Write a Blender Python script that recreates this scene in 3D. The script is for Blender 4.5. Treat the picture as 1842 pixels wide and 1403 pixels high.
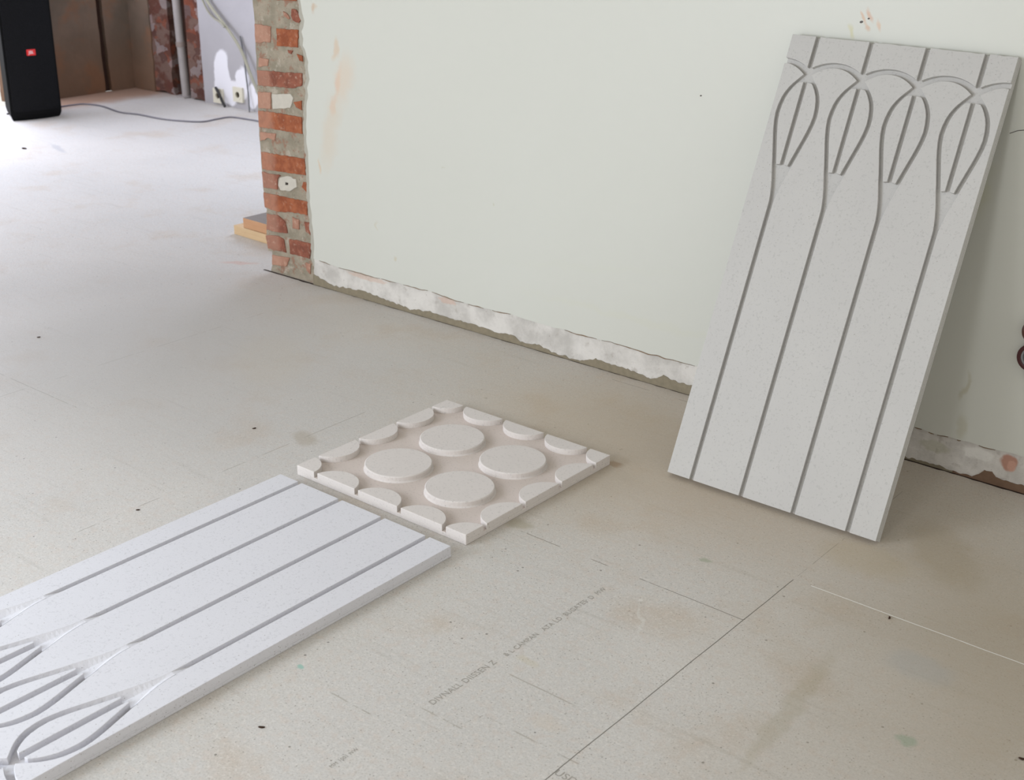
import bpy, bmesh, math, random
from mathutils import Vector, Matrix, noise as mnoise
random.seed(7)
scene = bpy.context.scene
for o in list(bpy.data.objects): bpy.data.objects.remove(o)
COL = scene.collection

# ------------------------------------------------------------------ camera
def cam_axes(yaw, pitch, roll):
    f = Vector((-math.sin(yaw)*math.cos(pitch), math.cos(yaw)*math.cos(pitch), -math.sin(pitch)))
    r0 = Vector((math.cos(yaw), math.sin(yaw), 0)); u0 = r0.cross(f)
    r = r0*math.cos(roll)+u0*math.sin(roll); u = -r0*math.sin(roll)+u0*math.cos(roll)
    return r, u, f
CP = Vector((3.9257, -3.3018, 1.5643))
r, u, f = cam_axes(0.6813, 0.3880, 0.0134)
cd = bpy.data.cameras.new('camera'); cam = bpy.data.objects.new('camera', cd); COL.objects.link(cam)
M = Matrix((r, u, -f)).transposed().to_4x4(); M.translation = CP
cam.matrix_world = M
cd.sensor_fit = 'HORIZONTAL'; cd.sensor_width = 36.0; cd.lens = 2386.45*36/1842
cd.clip_start = 0.05; cd.clip_end = 60
cd.dof.use_dof = True; cd.dof.focus_distance = 3.3; cd.dof.aperture_fstop = 7.0
scene.camera = cam

# ------------------------------------------------------------------ light
scene.view_settings.view_transform = 'Standard'
scene.view_settings.look = 'None'
scene.view_settings.gamma = 1.0
scene.view_settings.use_curve_mapping = False
scene.view_settings.exposure = 0.0
w = bpy.data.worlds.new('World'); scene.world = w; w.use_nodes = True
bg = w.node_tree.nodes['Background']; bg.inputs[0].default_value = (1.0, 0.985, 0.95, 1); bg.inputs[1].default_value = 1.0

def window_or_fill_light(name, loc, target, sx, sy, power, color):
    l = bpy.data.lights.new(name, 'AREA'); l.shape = 'RECTANGLE'; l.size = sx; l.size_y = sy
    l.energy = power; l.color = color
    o = bpy.data.objects.new(name, l); COL.objects.link(o)
    o.location = loc
    d = Vector(target)-Vector(loc)
    o.rotation_euler = d.to_track_quat('-Z', 'Y').to_euler()
    return o
# daylight through the wide window behind the camera
window_or_fill_light('window_daylight_front', (0.3, -5.6, 1.7), (0.9, -1.0, 0.4), 2.4, 1.5, 46, (0.94, 0.96, 1.0))
# narrow window straight behind the camera, opposite the leaning panel
window_or_fill_light('window_daylight_rear', (3.1, -5.9, 1.8), (2.6, -1.0, 0.5), 0.7, 1.4, 34, (0.95, 0.97, 1.0))
# daylight from the near window on the left, just outside the frame
window_or_fill_light('window_daylight_side', (0.6, -3.75, 1.35), (1.9, -2.0, 0.0), 1.1, 1.3, 50, (0.76, 0.86, 1.0))
# daylight through the window beside the loudspeaker, at the far left
window_or_fill_light('window_daylight_left', (-4.05, 0.45, 1.40), (-2.0, 0.65, 0.0), 2.0, 1.2, 86, (0.76, 0.81, 1.0))
# added light, no window there: brightens the far-room floor from behind the pier
window_or_fill_light('added_fill_back', (-0.9, 2.15, 1.5), (-2.0, 0.9, 0.0), 1.4, 1.3, 58, (0.74, 0.82, 1.0))

# ------------------------------------------------------------------ material helpers
def srgb(r_, g_, b_):
    def c(v):
        v /= 255.0
        return v/12.92 if v <= 0.04045 else ((v+0.055)/1.055)**2.4
    return (c(r_), c(g_), c(b_), 1)
class NM:
    def __init__(s, name, rough=0.8, spec=0.3):
        s.m = bpy.data.materials.new(name); s.m.use_nodes = True
        s.t = s.m.node_tree; s.b = s.t.nodes['Principled BSDF']
        s.b.inputs['Roughness'].default_value = rough
        s.b.inputs['Specular IOR Level'].default_value = spec
        s.co = s.t.nodes.new('ShaderNodeTexCoord').outputs['Object']
    def n(s, typ, **kw):
        x = s.t.nodes.new(typ)
        for k, v in kw.items(): setattr(x, k, v)
        return x
    def lk(s, a, b): s.t.links.new(a, b)
    def inp(s, node, i, v):
        if hasattr(v, 'is_output') or hasattr(v, 'links'): s.lk(v, node.inputs[i])
        else: node.inputs[i].default_value = v
    def math(s, op, a, b=0.0, c=None, clamp=False):
        x = s.n('ShaderNodeMath', operation=op); x.use_clamp = clamp
        s.inp(x, 0, a); s.inp(x, 1, b)
        if c is not None: s.inp(x, 2, c)
        return x.outputs[0]
    def noise(s, scale, detail=3, rough=0.5, co=None, dist=0.0):
        x = s.n('ShaderNodeTexNoise'); x.inputs['Scale'].default_value = scale
        x.inputs['Detail'].default_value = detail; x.inputs['Roughness'].default_value = rough
        x.inputs['Distortion'].default_value = dist
        s.lk(co or s.co, x.inputs['Vector']); return x.outputs['Fac']
    def voro(s, scale, co=None, feature='F1'):
        x = s.n('ShaderNodeTexVoronoi', feature=feature); x.inputs['Scale'].default_value = scale
        s.lk(co or s.co, x.inputs['Vector']); return x
    def step(s, v, a, b):            # 0 at a -> 1 at b
        x = s.n('ShaderNodeMapRange', interpolation_type='SMOOTHSTEP')
        s.inp(x, 0, v); x.inputs[1].default_value = a; x.inputs[2].default_value = b
        return x.outputs[0]
    def mix(s, fac, a, b):
        x = s.n('ShaderNodeMix', data_type='RGBA')
        s.inp(x, 0, fac); s.inp(x, 6, a); s.inp(x, 7, b); return x.outputs[2]
    def sep(s, co=None):
        x = s.n('ShaderNodeSeparateXYZ'); s.lk(co or s.co, x.inputs[0]); return x.outputs
    def mapv(s, co, loc=(0, 0, 0), sc=(1, 1, 1), rot=(0, 0, 0)):
        x = s.n('ShaderNodeMapping'); x.vector_type = 'POINT'
        x.inputs['Location'].default_value = loc; x.inputs['Scale'].default_value = sc
        x.inputs['Rotation'].default_value = rot
        s.lk(co, x.inputs[0]); return x.outputs[0]
    def warp(s, amt, scale, co=None):
        nz = s.n('ShaderNodeTexNoise'); nz.inputs['Scale'].default_value = scale; nz.inputs['Detail'].default_value = 3
        s.lk(co or s.co, nz.inputs['Vector'])
        sub = s.n('ShaderNodeVectorMath', operation='SUBTRACT'); s.lk(nz.outputs['Color'], sub.inputs[0]); sub.inputs[1].default_value = (0.5, 0.5, 0.5)
        sc = s.n('ShaderNodeVectorMath', operation='SCALE'); s.lk(sub.outputs[0], sc.inputs[0]); sc.inputs['Scale'].default_value = amt
        ad = s.n('ShaderNodeVectorMath', operation='ADD'); s.lk(co or s.co, ad.inputs[0]); s.lk(sc.outputs[0], ad.inputs[1])
        return ad.outputs[0]
    def spot(s, c, rx, ry, ang, co, plane='xy', soft=0.6):
        """elliptical patch; plane picks the two axes used"""
        x = s.n('ShaderNodeVectorMath', operation='SUBTRACT'); s.lk(co, x.inputs[0])
        if plane == 'xy': x.inputs[1].default_value = (c[0], c[1], 0)
        else: x.inputs[1].default_value = (c[0], 0, c[1])
        rt = s.n('ShaderNodeVectorRotate', rotation_type='Z_AXIS' if plane == 'xy' else 'Y_AXIS')
        s.lk(x.outputs[0], rt.inputs[0]); rt.inputs['Angle'].default_value = ang
        d = s.n('ShaderNodeVectorMath', operation='MULTIPLY'); s.lk(rt.outputs[0], d.inputs[0])
        d.inputs[1].default_value = (1/rx, 1/ry, 0) if plane == 'xy' else (1/rx, 0, 1/ry)
        l = s.n('ShaderNodeVectorMath', operation='LENGTH'); s.lk(d.outputs[0], l.inputs[0])
        return s.step(l.outputs['Value'], 1.0, 1.0-soft)
    def bump(s, h, strength=0.3, dist=0.002, prev=None):
        x = s.n('ShaderNodeBump'); x.inputs['Strength'].default_value = strength; x.inputs['Distance'].default_value = dist
        s.lk(h, x.inputs['Height'])
        if prev: s.lk(prev, x.inputs['Normal'])
        return x.outputs[0]
    def out(s, col, normal=None, rough=None):
        s.inp(s.b, 'Base Color', col)
        if normal: s.lk(normal, s.b.inputs['Normal'])
        if rough is not None: s.inp(s.b, 'Roughness', rough)
        return s.m
def plain(name, col, rough=0.7, spec=0.3, metal=0.0, var=0.12, scale=30):
    k = NM(name, rough, spec); k.b.inputs['Metallic'].default_value = metal
    n_ = k.noise(scale, 4)
    dark = tuple(c*(1-var) for c in col[:3])+(1,)
    return k.out(k.mix(n_, dark, col), k.bump(k.noise(scale*6, 2), 0.15, 0.001))

# ------------------------------------------------------------------ floor material
def floor_material():
    k = NM('cement_particle_board', 0.62, 0.28)
    X, Y, Z = k.sep()
    base = k.mix(k.step(k.noise(1.1, 4, 0.6), 0.35, 0.65), srgb(206, 202, 196), srgb(199, 196, 191))
    base = k.mix(k.math('MULTIPLY', k.step(k.noise(3.3, 4, 0.6), 0.52, 0.72), 0.40), base, srgb(186, 165, 140))
    base = k.mix(k.math('MULTIPLY', k.step(k.noise(70, 4, 0.7), 0.45, 0.68), 0.40), base, srgb(208, 201, 192))
    base = k.mix(k.math('MULTIPLY', k.step(k.noise(95, 4, 0.75), 0.56, 0.74), 0.38), base, srgb(152, 143, 130))
    # long trowel-like streaks in the boards
    st = k.noise(7, 4, 0.6, co=k.mapv(k.co, sc=(0.35, 6, 1), rot=(0, 0, 0.12)))
    base = k.mix(k.math('MULTIPLY', k.step(st, 0.56, 0.75), 0.22), base, srgb(150, 142, 128))
    g1 = k.noise(230, 3, 0.7); g2 = k.noise(120, 3, 0.6)
    base = k.mix(k.math('MULTIPLY', k.step(g1, 0.50, 0.66), 0.34), base, srgb(142, 136, 126))
    base = k.mix(k.math('MULTIPLY', k.step(g2, 0.52, 0.66), 0.30), base, srgb(226, 222, 216))
    base = k.mix(k.math('MULTIPLY', k.step(k.noise(42, 3, 0.6), 0.50, 0.66), 0.22), base, srgb(200, 182, 168))
    # dark and pale flecks
    v = k.voro(150); sz = k.math('MULTIPLY', v.outputs['Color'], 1.0)
    cs = k.n('ShaderNodeSeparateColor'); k.lk(v.outputs['Color'], cs.inputs[0])
    fleck = k.math('MULTIPLY', k.math('LESS_THAN', v.outputs['Distance'], 0.24), k.math('GREATER_THAN', cs.outputs[0], 0.88))
    base = k.mix(k.math('MULTIPLY', fleck, 0.50), base, srgb(112, 104, 94))
    v2 = k.voro(34); cs2 = k.n('ShaderNodeSeparateColor'); k.lk(v2.outputs['Color'], cs2.inputs[0])
    fl2 = k.math('MULTIPLY', k.math('LESS_THAN', v2.outputs['Distance'], 0.10), k.math('GREATER_THAN', cs2.outputs[0], 0.88))
    base = k.mix(k.math('MULTIPLY', fl2, 0.6), base, srgb(80, 72, 64))
    v3 = k.voro(200); cs3 = k.n('ShaderNodeSeparateColor'); k.lk(v3.outputs['Color'], cs3.inputs[0])
    fl3 = k.math('MULTIPLY', k.math('LESS_THAN', v3.outputs['Distance'], 0.3), k.math('GREATER_THAN', cs3.outputs[1], 0.86))
    base = k.mix(k.math('MULTIPLY', fl3, 0.35), base, srgb(228, 222, 214))
    wc = k.warp(0.05, 18)
    # broad tints, then stains: (x, y), rx, ry, angle, colour, strength
    for c, rx, ry, a, col, st_ in (((2.2, -.35), 1.5, .85, 0, (176, 157, 130), .62), ((3.3, -.85), .8, 1.0, 0, (160, 146, 124), .72), ((.6, -.2), .9, .3, 0, (184, 170, 148), .3), ((.35, -.8), 1.6, 1.35, .3, (174, 171, 167), .68)):
        base = k.mix(k.math('MULTIPLY', k.spot(c, rx, ry, a, k.warp(.5, 1.6), soft=.95), st_), base, srgb(*col))  # grey and beige tints paint daylight falloff into the board colour
    S = [((2.141, -1.78), .016, .011, .3, (140, 186, 172), .75), ((2.544, -.861), .020, .013, 0, (140, 150, 120), .5),
         ((3.20, -1.202), .026, .018, 0, (138, 155, 132), .55), ((2.522, -1.111), .010, .010, 0, (226, 223, 217), .45),
         ((2.575, -1.18), .005, .085, -.62, (212, 209, 202), .45), ((-.17, 0.0), .03, .10, 1.0, (200, 150, 132), .4),
         ((2.485, -1.46), .035, .02, 0, (196, 184, 152), .3), ((2.069, -.561), .035, .02, 0, (150, 122, 92), .6),
         ((2.09, -1.0), .05, .035, 0, (158, 148, 122), .5), ((2.97, -.461), .22, .10, .9, (156, 140, 112), .35),
         ((2.83, -.60), .16, .10, 0, (176, 160, 130), .35), ((2.98, -1.25), .03, .30, -.1, (160, 150, 124), .3),
         ((1.30, -1.00), .07, .04, .4, (158, 145, 125), .4), ((1.62, -1.245), .09, .03, .0, (168, 148, 122), .35),
         ((-2.6, .75), .18, .03, .3, (150, 152, 160), .4), ((3.12, -.95), .10, .07, 0, (165, 166, 165), .35),
         ((2.65, -1.6), .05, .03, 0, (204, 184, 160), .2), ((.75, -.65), .35, .16, .7, (190, 176, 150), .14)]
    for c, rx, ry, a, col, st_ in S:
        base = k.mix(k.math('MULTIPLY', k.spot(c, rx, ry, a, wc), st_), base, srgb(*col))
    # brown-orange tint along the far left wall
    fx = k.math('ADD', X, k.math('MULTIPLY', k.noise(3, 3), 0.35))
    brown_tint = k.math('MULTIPLY', k.step(fx, -3.30, -3.55), k.step(Y, 1.25, 1.40))
    base = k.mix(k.math('MULTIPLY', brown_tint, 0.75), base, srgb(150, 104, 68))
    # board joints
    wj = k.warp(0.004, 9); WX, WY, WZ = k.sep(wj)
    brk = k.noise(9, 3, 0.6)
    brk2 = k.noise(5, 4, 0.7)
    def seam(axis, pos, lo, hi, wd, thr, col, amt, gapn):
        nonlocal base
        a, b = (WX, WY) if axis == 'x' else (WY, WX)
        d = k.math('ABSOLUTE', k.math('SUBTRACT', a, pos))
        m = k.math('LESS_THAN', d, wd)
        m = k.math('MULTIPLY', m, k.math('GREATER_THAN', b, lo)); m = k.math('MULTIPLY', m, k.math('LESS_THAN', b, hi))
        m = k.math('MULTIPLY', m, k.step(gapn, thr, thr+0.06))
        base = k.mix(k.math('MULTIPLY', m, amt), base, srgb(*col))
    seam('x', 2.745, -5.0, -.80, .0011, .0, (92, 86, 76), .85, brk)
    seam('x', 2.745, -.80, -.03, .0008, .46, (112, 104, 92), .5, brk)
    seam('y', -1.028, 2.47, 2.745, .0012, .30, (104, 97, 86), .75, brk)
    seam('y', -1.028, 1.9, 2.47, .0014, .46, (122, 112, 98), .7, brk)
    seam('y', -.797, 2.79, 4.6, .0012, .40, (236, 236, 232), .85, brk2)
    seam('x', 2.436, -1.09, -1.03, .0014, .44, (110, 102, 92), .7, brk)
    seam('x', 1.295, -1.75, -.75, .0012, .42, (134, 126, 114), .6, brk)
    seam('x', .375, -1.45, -.35, .0012, .45, (134, 128, 118), .5, brk)
    seam('y', -1.29, .05, .62, .0014, .40, (134, 128, 118), .5, brk)
    seam('y', -.05, 1.7, 2.2, .0012, .42, (110, 100, 86), .6, brk)
    for (sx, sy, ln) in ((2.60, -1.52, .25), (2.66, -1.66, .22), (2.52, -1.72, .2), (2.35, -1.80, .2)):   # faint score marks
        seam('y', sy, sx-ln/2, sx+ln/2, .0018, .50, (148, 140, 126), .5, brk)
    bp = k.bump(k.noise(260, 3, 0.6), 0.22, 0.001)
    bp = k.bump(k.noise(30, 4, 0.6), 0.15, 0.004, bp)
    return k.out(base, bp, k.math('ADD', 0.52, k.math('MULTIPLY', k.noise(2.0, 3), 0.25)))

def paint_material():
    k = NM('pale_green_white_paint', 0.42, 0.35)
    base = k.mix(k.noise(1.3, 4, 0.55), srgb(202, 202, 193), srgb(206, 207, 199))
    wc = k.warp(0.07, 14)
    S = [((.441, .784), .022, .085, -.22, (212, 180, 158), .6), ((.408, .70), .020, .05, -.3, (214, 176, 150), .45),
         ((.433, .90), .020, .05, -.3, (206, 168, 128), .42), ((.336, 1.027), .018, .020, 0, (190, 150, 110), .5),
         ((.322, .467), .010, .035, 0, (208, 176, 138), .5), ((.39, .60), .06, .20, -.25, (208, 188, 164), .35),
         ((.47, .80), .06, .13, -.2, (214, 190, 166), .42),
         ((1.159, .471), .006, .010, 0, (190, 188, 165), .7), ((.937, .551), .012, .004, .6, (190, 188, 170), .5),
         ((.617, .299), .006, .03, 0, (190, 180, 150), .4), ((.703, .201), .010, .012, 0, (190, 175, 140), .4),
         ((2.366, 1.13), .012, .02, 0, (196, 190, 140), .55),
         ((2.40, 1.172), .010, .022, .55, (206, 166, 134), .65), ((2.424, 1.182), .011, .026, .45, (202, 156, 126), .65),
         ((2.450, 1.158), .009, .026, .1, (208, 170, 138), .6), ((2.412, 1.150), .008, .016, .7, (200, 160, 128), .6),
         ((1.75, .20), .60, .02, .0, (204, 204, 182), .18), ((2.80, .25), .012, .05, -.2, (170, 162, 130), .45),
         ((2.81, .137), .02, .05, 0, (176, 170, 140), .35), ((1.55, .33), .5, .02, .16, (204, 206, 192), .2),
         ((2.75, .78), .06, .12, 0, (196, 194, 152), .30)]
    for c, rx, ry, a, col, s_ in S:
        base = k.mix(k.math('MULTIPLY', k.spot(c, rx, ry, a, wc, 'xz', 0.75), s_), base, srgb(*col))
    for c, r_ in (((1.93, .917), .0030), ((2.394, 1.160), .0045), ((2.413, 1.170), .003)):
        base = k.mix(k.spot(c, r_*1.3, r_*.8, .3, k.co, 'xz', 0.3), base, srgb(70, 62, 56))
    bp = k.bump(k.noise(2.5, 3, 0.5), 0.12, 0.02)
    bp = k.bump(k.noise(120, 2), 0.06, 0.001, bp)
    return k.out(base, bp)

def strip_material():
    k = NM('rough_white_plaster', 0.85, 0.2)
    base = k.mix(k.step(k.noise(9, 5, 0.65), 0.35, 0.68), srgb(216, 212, 206), srgb(188, 184, 178))
    base = k.mix(k.math('MULTIPLY', k.step(k.noise(26, 4, 0.6), 0.58, 0.7), 0.5), base, srgb(166, 158, 150))
    base = k.mix(k.math('MULTIPLY', k.step(k.noise(90, 3), 0.68, 0.76), 0.5), base, srgb(120, 108, 98))
    wc = k.warp(0.02, 40)
    for c, rx, rz, col, s_ in (((2.944, .074), .026, .028, (176, 132, 114), .95), ((2.952, .066), .014, .016, (200, 158, 140), .7),
                               ((.95, .085), .05, .012, (206, 170, 150), .5), ((.55, .088), .12, .012, (208, 178, 160), .5),
                               ((2.74, .06), .05, .02, (168, 168, 140), .4), ((2.86, .075), .05, .02, (228, 226, 220), .6)):
        base = k.mix(k.math('MULTIPLY', k.spot(c, rx, rz, 0, wc, 'xz', 0.35), s_), base, srgb(*col))
    bp = k.bump(k.noise(45, 5, 0.7), 0.5, 0.006)
    return k.out(base, bp)

def brick_material(name, a, b, dusty):
    k = NM(name, 0.9, 0.15)
    base = k.mix(k.step(k.noise(28, 5, 0.65), 0.35, 0.65), a, b)
    base = k.mix(k.math('MULTIPLY', k.step(k.noise(70, 4, 0.7), 0.55, 0.72), dusty), base, srgb(196, 170, 150))
    # mortar smear and dust down the outer arris
    X, Y, Z = k.sep(k.warp(0.03, 30))
    base = k.mix(k.math('MULTIPLY', k.step(X, .085, .045), .42), base, srgb(190, 150, 130))
    bp = k.bump(k.noise(80, 5, 0.7), 0.6, 0.004)
    return k.out(base, bp)

def mortar_material():
    k = NM('old_lime_mortar', 0.95, 0.1)
    base = k.mix(k.step(k.noise(16, 5, 0.65), 0.32, 0.68), srgb(186, 174, 156), srgb(160, 152, 134))
    base = k.mix(k.math('MULTIPLY', k.step(k.noise(24, 5, 0.75), 0.52, 0.62), .8), base, srgb(170, 128, 108))
    base = k.mix(k.math('MULTIPLY', k.step(k.noise(18, 5, 0.7), 0.56, 0.66), .7), base, srgb(206, 196, 180))
    base = k.mix(k.math('MULTIPLY', k.step(k.noise(70, 4, 0.7), 0.62, 0.72), .6), base, srgb(112, 96, 84))
    bp = k.bump(k.noise(40, 6, 0.75), 1.0, 0.014)
    return k.out(base, bp)

def panel_material(name, a, b, bumpy=0.25):
    k = NM(name, 0.82, 0.2)
    base = k.mix(k.noise(4, 4, 0.6), a, b)
    base = k.mix(k.math('MULTIPLY', k.step(k.noise(160, 2, 0.6), 0.56, 0.70), 0.50), base, tuple(c*.72 for c in a[:3])+(1,))
    v = k.voro(120); cs = k.n('ShaderNodeSeparateColor'); k.lk(v.outputs['Color'], cs.inputs[0])
    fl = k.math('MULTIPLY', k.math('LESS_THAN', v.outputs['Distance'], 0.14), k.math('GREATER_THAN', cs.outputs[0], 0.93))
    base = k.mix(k.math('MULTIPLY', fl, 0.6), base, srgb(130, 122, 114))
    return k.out(base, k.bump(k.noise(300, 3), bumpy, 0.0008))

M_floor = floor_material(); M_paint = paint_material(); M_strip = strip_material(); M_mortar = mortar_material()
M_brick_o = brick_material('orange_brick', srgb(166, 100, 70), srgb(140, 80, 56), .35)
M_brick_r = brick_material('weathered_red_brick', srgb(150, 94, 76), srgb(126, 78, 64), .6)
M_brick_p = brick_material('dusty_pink_brick', srgb(176, 134, 114), srgb(158, 116, 98), .7)
M_white = plain('white_filler', srgb(206, 200, 188), .9, .1, var=.2, scale=40)
M_hole = plain('dark_hole', srgb(72, 66, 62), .95, .05)
M_damp = plain('grey_brown_mortar_bed', srgb(150, 140, 120), .95, .1, var=.35, scale=60)
M_brownbed = plain('brown_earth_bed', srgb(128, 104, 86), .95, .1, var=.3, scale=60)
M_gap = plain('dark_gap', srgb(60, 50, 44), .95, .05)
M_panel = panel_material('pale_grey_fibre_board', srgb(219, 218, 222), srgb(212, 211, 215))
M_panel_l = panel_material('grey_fibre_board', srgb(193, 191, 187), srgb(184, 182, 179))  # darker grey for the leaning panel
M_tile = panel_material('cut_plaster_tile', srgb(216, 210, 205), srgb(210, 203, 198), .12)
M_tile_bed = panel_material('cut_plaster_tile_bed', srgb(212, 201, 194), srgb(206, 194, 186), .2)

# ------------------------------------------------------------------ mesh helpers
def obj(name, bm, mats, parent=None, bevel=0.0, seg=2, smooth=False):
    me = bpy.data.meshes.new(name)
    bmesh.ops.recalc_face_normals(bm, faces=bm.faces)
    bm.to_mesh(me); bm.free()
    o = bpy.data.objects.new(name, me); COL.objects.link(o)
    for m in (mats if isinstance(mats, (list, tuple)) else [mats]): me.materials.append(m)
    if smooth:
        for p in me.polygons: p.use_smooth = True
    if parent: o.parent = parent
    if bevel:
        md = o.modifiers.new('bevel', 'BEVEL'); md.width = bevel; md.segments = seg; md.limit_method = 'ANGLE'; md.angle_limit = math.radians(40)
        md.use_clamp_overlap = True
    return o
def thing(o, label, cat, group=None):
    o['label'] = label; o['category'] = cat
    if group: o['group'] = group
    return o
def struct(o):
    o['kind'] = 'structure'; return o
def empty(name, loc=(0, 0, 0), rz=0):
    o = bpy.data.objects.new(name, None); COL.objects.link(o); o.location = loc; o.rotation_euler = (0, 0, rz); return o
def box(bm, lo, hi, mi=0):
    v = [bm.verts.new((x, y, z)) for x in (lo[0], hi[0]) for y in (lo[1], hi[1]) for z in (lo[2], hi[2])]
    for q in ((0, 1, 3, 2), (4, 6, 7, 5), (0, 4, 5, 1), (2, 3, 7, 6), (0, 2, 6, 4), (1, 5, 7, 3)):
        fc = bm.faces.new([v[i] for i in q]); fc.material_index = mi
def prism(bm, pts, z0, z1, to3=lambda x, y, z: (x, y, z), mi=0):
    """closed polygon pts (2d) extruded between z0 and z1"""
    a = [bm.verts.new(to3(x, y, z0)) for x, y in pts]; b = [bm.verts.new(to3(x, y, z1)) for x, y in pts]
    n_ = len(pts); fs = [bm.faces.new(a[::-1]), bm.faces.new(b)]
    for i in range(n_): fs.append(bm.faces.new((a[i], a[(i+1) % n_], b[(i+1) % n_], b[i])))
    for q in fs: q.material_index = mi
    return fs
def tube(bm, pts, rad, sides=10, mi=0, closed=False):
    P = [Vector(p) for p in pts]; rings = []
    up = Vector((0, 0, 1)); n_ = len(P)
    for i, p in enumerate(P):
        if closed: t = (P[(i+1) % n_]-P[i-1]).normalized()
        else: t = (P[min(i+1, n_-1)]-P[max(i-1, 0)]).normalized()
        a = t.cross(up)
        if a.length < .1: a = t.cross(Vector((0, 1, 0)))
        a.normalize(); b = t.cross(a)
        rr = rad(i/(n_-1)) if callable(rad) else rad
        rings.append([bm.verts.new(p+(a*math.cos(2*math.pi*j/sides)+b*math.sin(2*math.pi*j/sides))*rr) for j in range(sides)])
    m = n_ if closed else n_-1
    for i in range(m):
        A, B = rings[i], rings[(i+1) % n_]
        for j in range(sides): bm.faces.new((A[j], A[(j+1) % sides], B[(j+1) % sides], B[j])).material_index = mi
    if not closed:
        bm.faces.new(rings[0][::-1]); bm.faces.new(rings[-1])
def spline(pts, n=8):
    P = [Vector(p) for p in pts]; out = []
    for i in range(len(P)-1):
        p0, p1, p2, p3 = P[max(i-1, 0)], P[i], P[i+1], P[min(i+2, len(P)-1)]
        for j in range(n):
            t = j/n
            out.append(0.5*((2*p1)+(-p0+p2)*t+(2*p0-5*p1+4*p2-p3)*t*t+(-p0+3*p1-3*p2+p3)*t**3))
    out.append(P[-1]); return out
def jag(pts, step, amt, seed=0, freq=40, fix=()):
    """resample an open polyline and roughen it"""
    out = []
    for i in range(len(pts)-1):
        a, b = Vector(pts[i]).to_2d() if len(pts[i]) > 2 else Vector(pts[i]), Vector(pts[i+1])
        n_ = max(1, int((b-a).length/step))
        for j in range(n_):
            p = a.lerp(b, j/n_)
            q = Vector((p.x*freq+seed, p.y*freq, seed*1.7))
            out.append((p.x+amt*mnoise.noise(q), p.y+amt*mnoise.noise(q+Vector((31, 7, 3)))))
    out.append(tuple(pts[-1])); return out

# ------------------------------------------------------------------ floor
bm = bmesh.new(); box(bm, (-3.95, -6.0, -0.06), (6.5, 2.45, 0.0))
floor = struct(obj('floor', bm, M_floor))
bm = bmesh.new(); box(bm, (-4.15, -6.0, 2.62), (6.5, 2.45, 2.75))
struct(obj('ceiling', bm, plain('white_ceiling_plaster', srgb(206, 202, 194), .9, .1, var=.06, scale=3)))
M_ink = plain('faded_grey_ink', srgb(170, 165, 157), .9, .1, var=.2, scale=200)
def ink(txt, x, y, rz, size, name='printed_lettering'):
    cu = bpy.data.curves.new(name, 'FONT'); cu.body = txt; cu.size = size; cu.extrude = 0.00015; cu.space_character = 1.05
    t_ = bpy.data.objects.new('tmp', cu); COL.objects.link(t_)
    dg = bpy.context.evaluated_depsgraph_get(); dg.update()
    me = bpy.data.meshes.new_from_object(t_.evaluated_get(dg))
    bpy.data.objects.remove(t_)
    o = bpy.data.objects.new(name, me); COL.objects.link(o); me.materials.clear(); me.materials.append(M_ink)
    o.location = (x, y, 0.0002); o.rotation_euler = (0, 0, rz); o.parent = floor; return o
ink('DIVNALL DIISSEN Z', 2.437, -1.700, math.pi/2-.01, .0215)
ink('& L CAMPAN   ATA LD  BUGATES  D  MW', 2.440, -1.475, math.pi/2+.0, .0185)
ink('MM 1001 NW', 2.425, -1.962, math.pi/2, .0115)
ink('USDG:', 2.745, -1.712, 0.0, .024)

# ------------------------------------------------------------------ main painted wall with the broken brick end
to_wall = lambda x, z, y: (x, y, z)
wall = bmesh.new()
box(wall, (.012, .014, -.001), (6.5, .20, 2.6))                       # masonry core (mortar)
wall_o = struct(obj('wall_right', wall, M_mortar))
# paint layer
edge = [(0.272, 2.6), (0.270, 1.6), (0.269, 1.16), (0.264, 1.055), (0.266, 1.034), (0.276, 0.985), (0.271, 0.964), (0.262, 0.949), (0.268, 0.92), (0.264, 0.898), (0.279, 0.878), (0.29, 0.843), (0.286, 0.813), (0.292, 0.781), (0.279, 0.75), (0.282, 0.725), (0.273, 0.701), (0.267, 0.656), (0.261, 0.572), (0.266, 0.502), (0.265, 0.401), (0.264, 0.336), (0.269, 0.279), (0.274, 0.218), (0.277, 0.173), (0.270, 0.106)]
e1 = jag(edge, .012, .005, 3, 30)
low = [(0.278, 0.107), (0.391, 0.099), (0.61, 0.101), (0.868, 0.104), (1.027, 0.097), (1.226, 0.101), (1.491, 0.1), (1.657, 0.104), (1.806, 0.101), (1.968, 0.103), (2.3, .101), (2.686, .100), (2.80, .101), (2.94, .104), (3.4, .102), (6.5, .102)]
e2 = jag(low, .012, .0035, 9, 35)
bm = bmesh.new(); prism(bm, e1+e2[1:]+[(6.5, 2.6)], .013, -.004, to_wall)
obj('painted_plaster', bm, M_paint, wall_o)
# strip where the skirting has been torn off
bm = bmesh.new()
top = [(x, z-.0008) for x, z in e2]
prism(bm, [(.262, .0)]+jag([(.262, 0), (.262, .05), (.268, .104)], .008, .004, 5, 50)[1:]+top+[(6.5, 0.0)], .0135, .001, to_wall)
obj('plaster_strip', bm, M_strip, wall_o)
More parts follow.
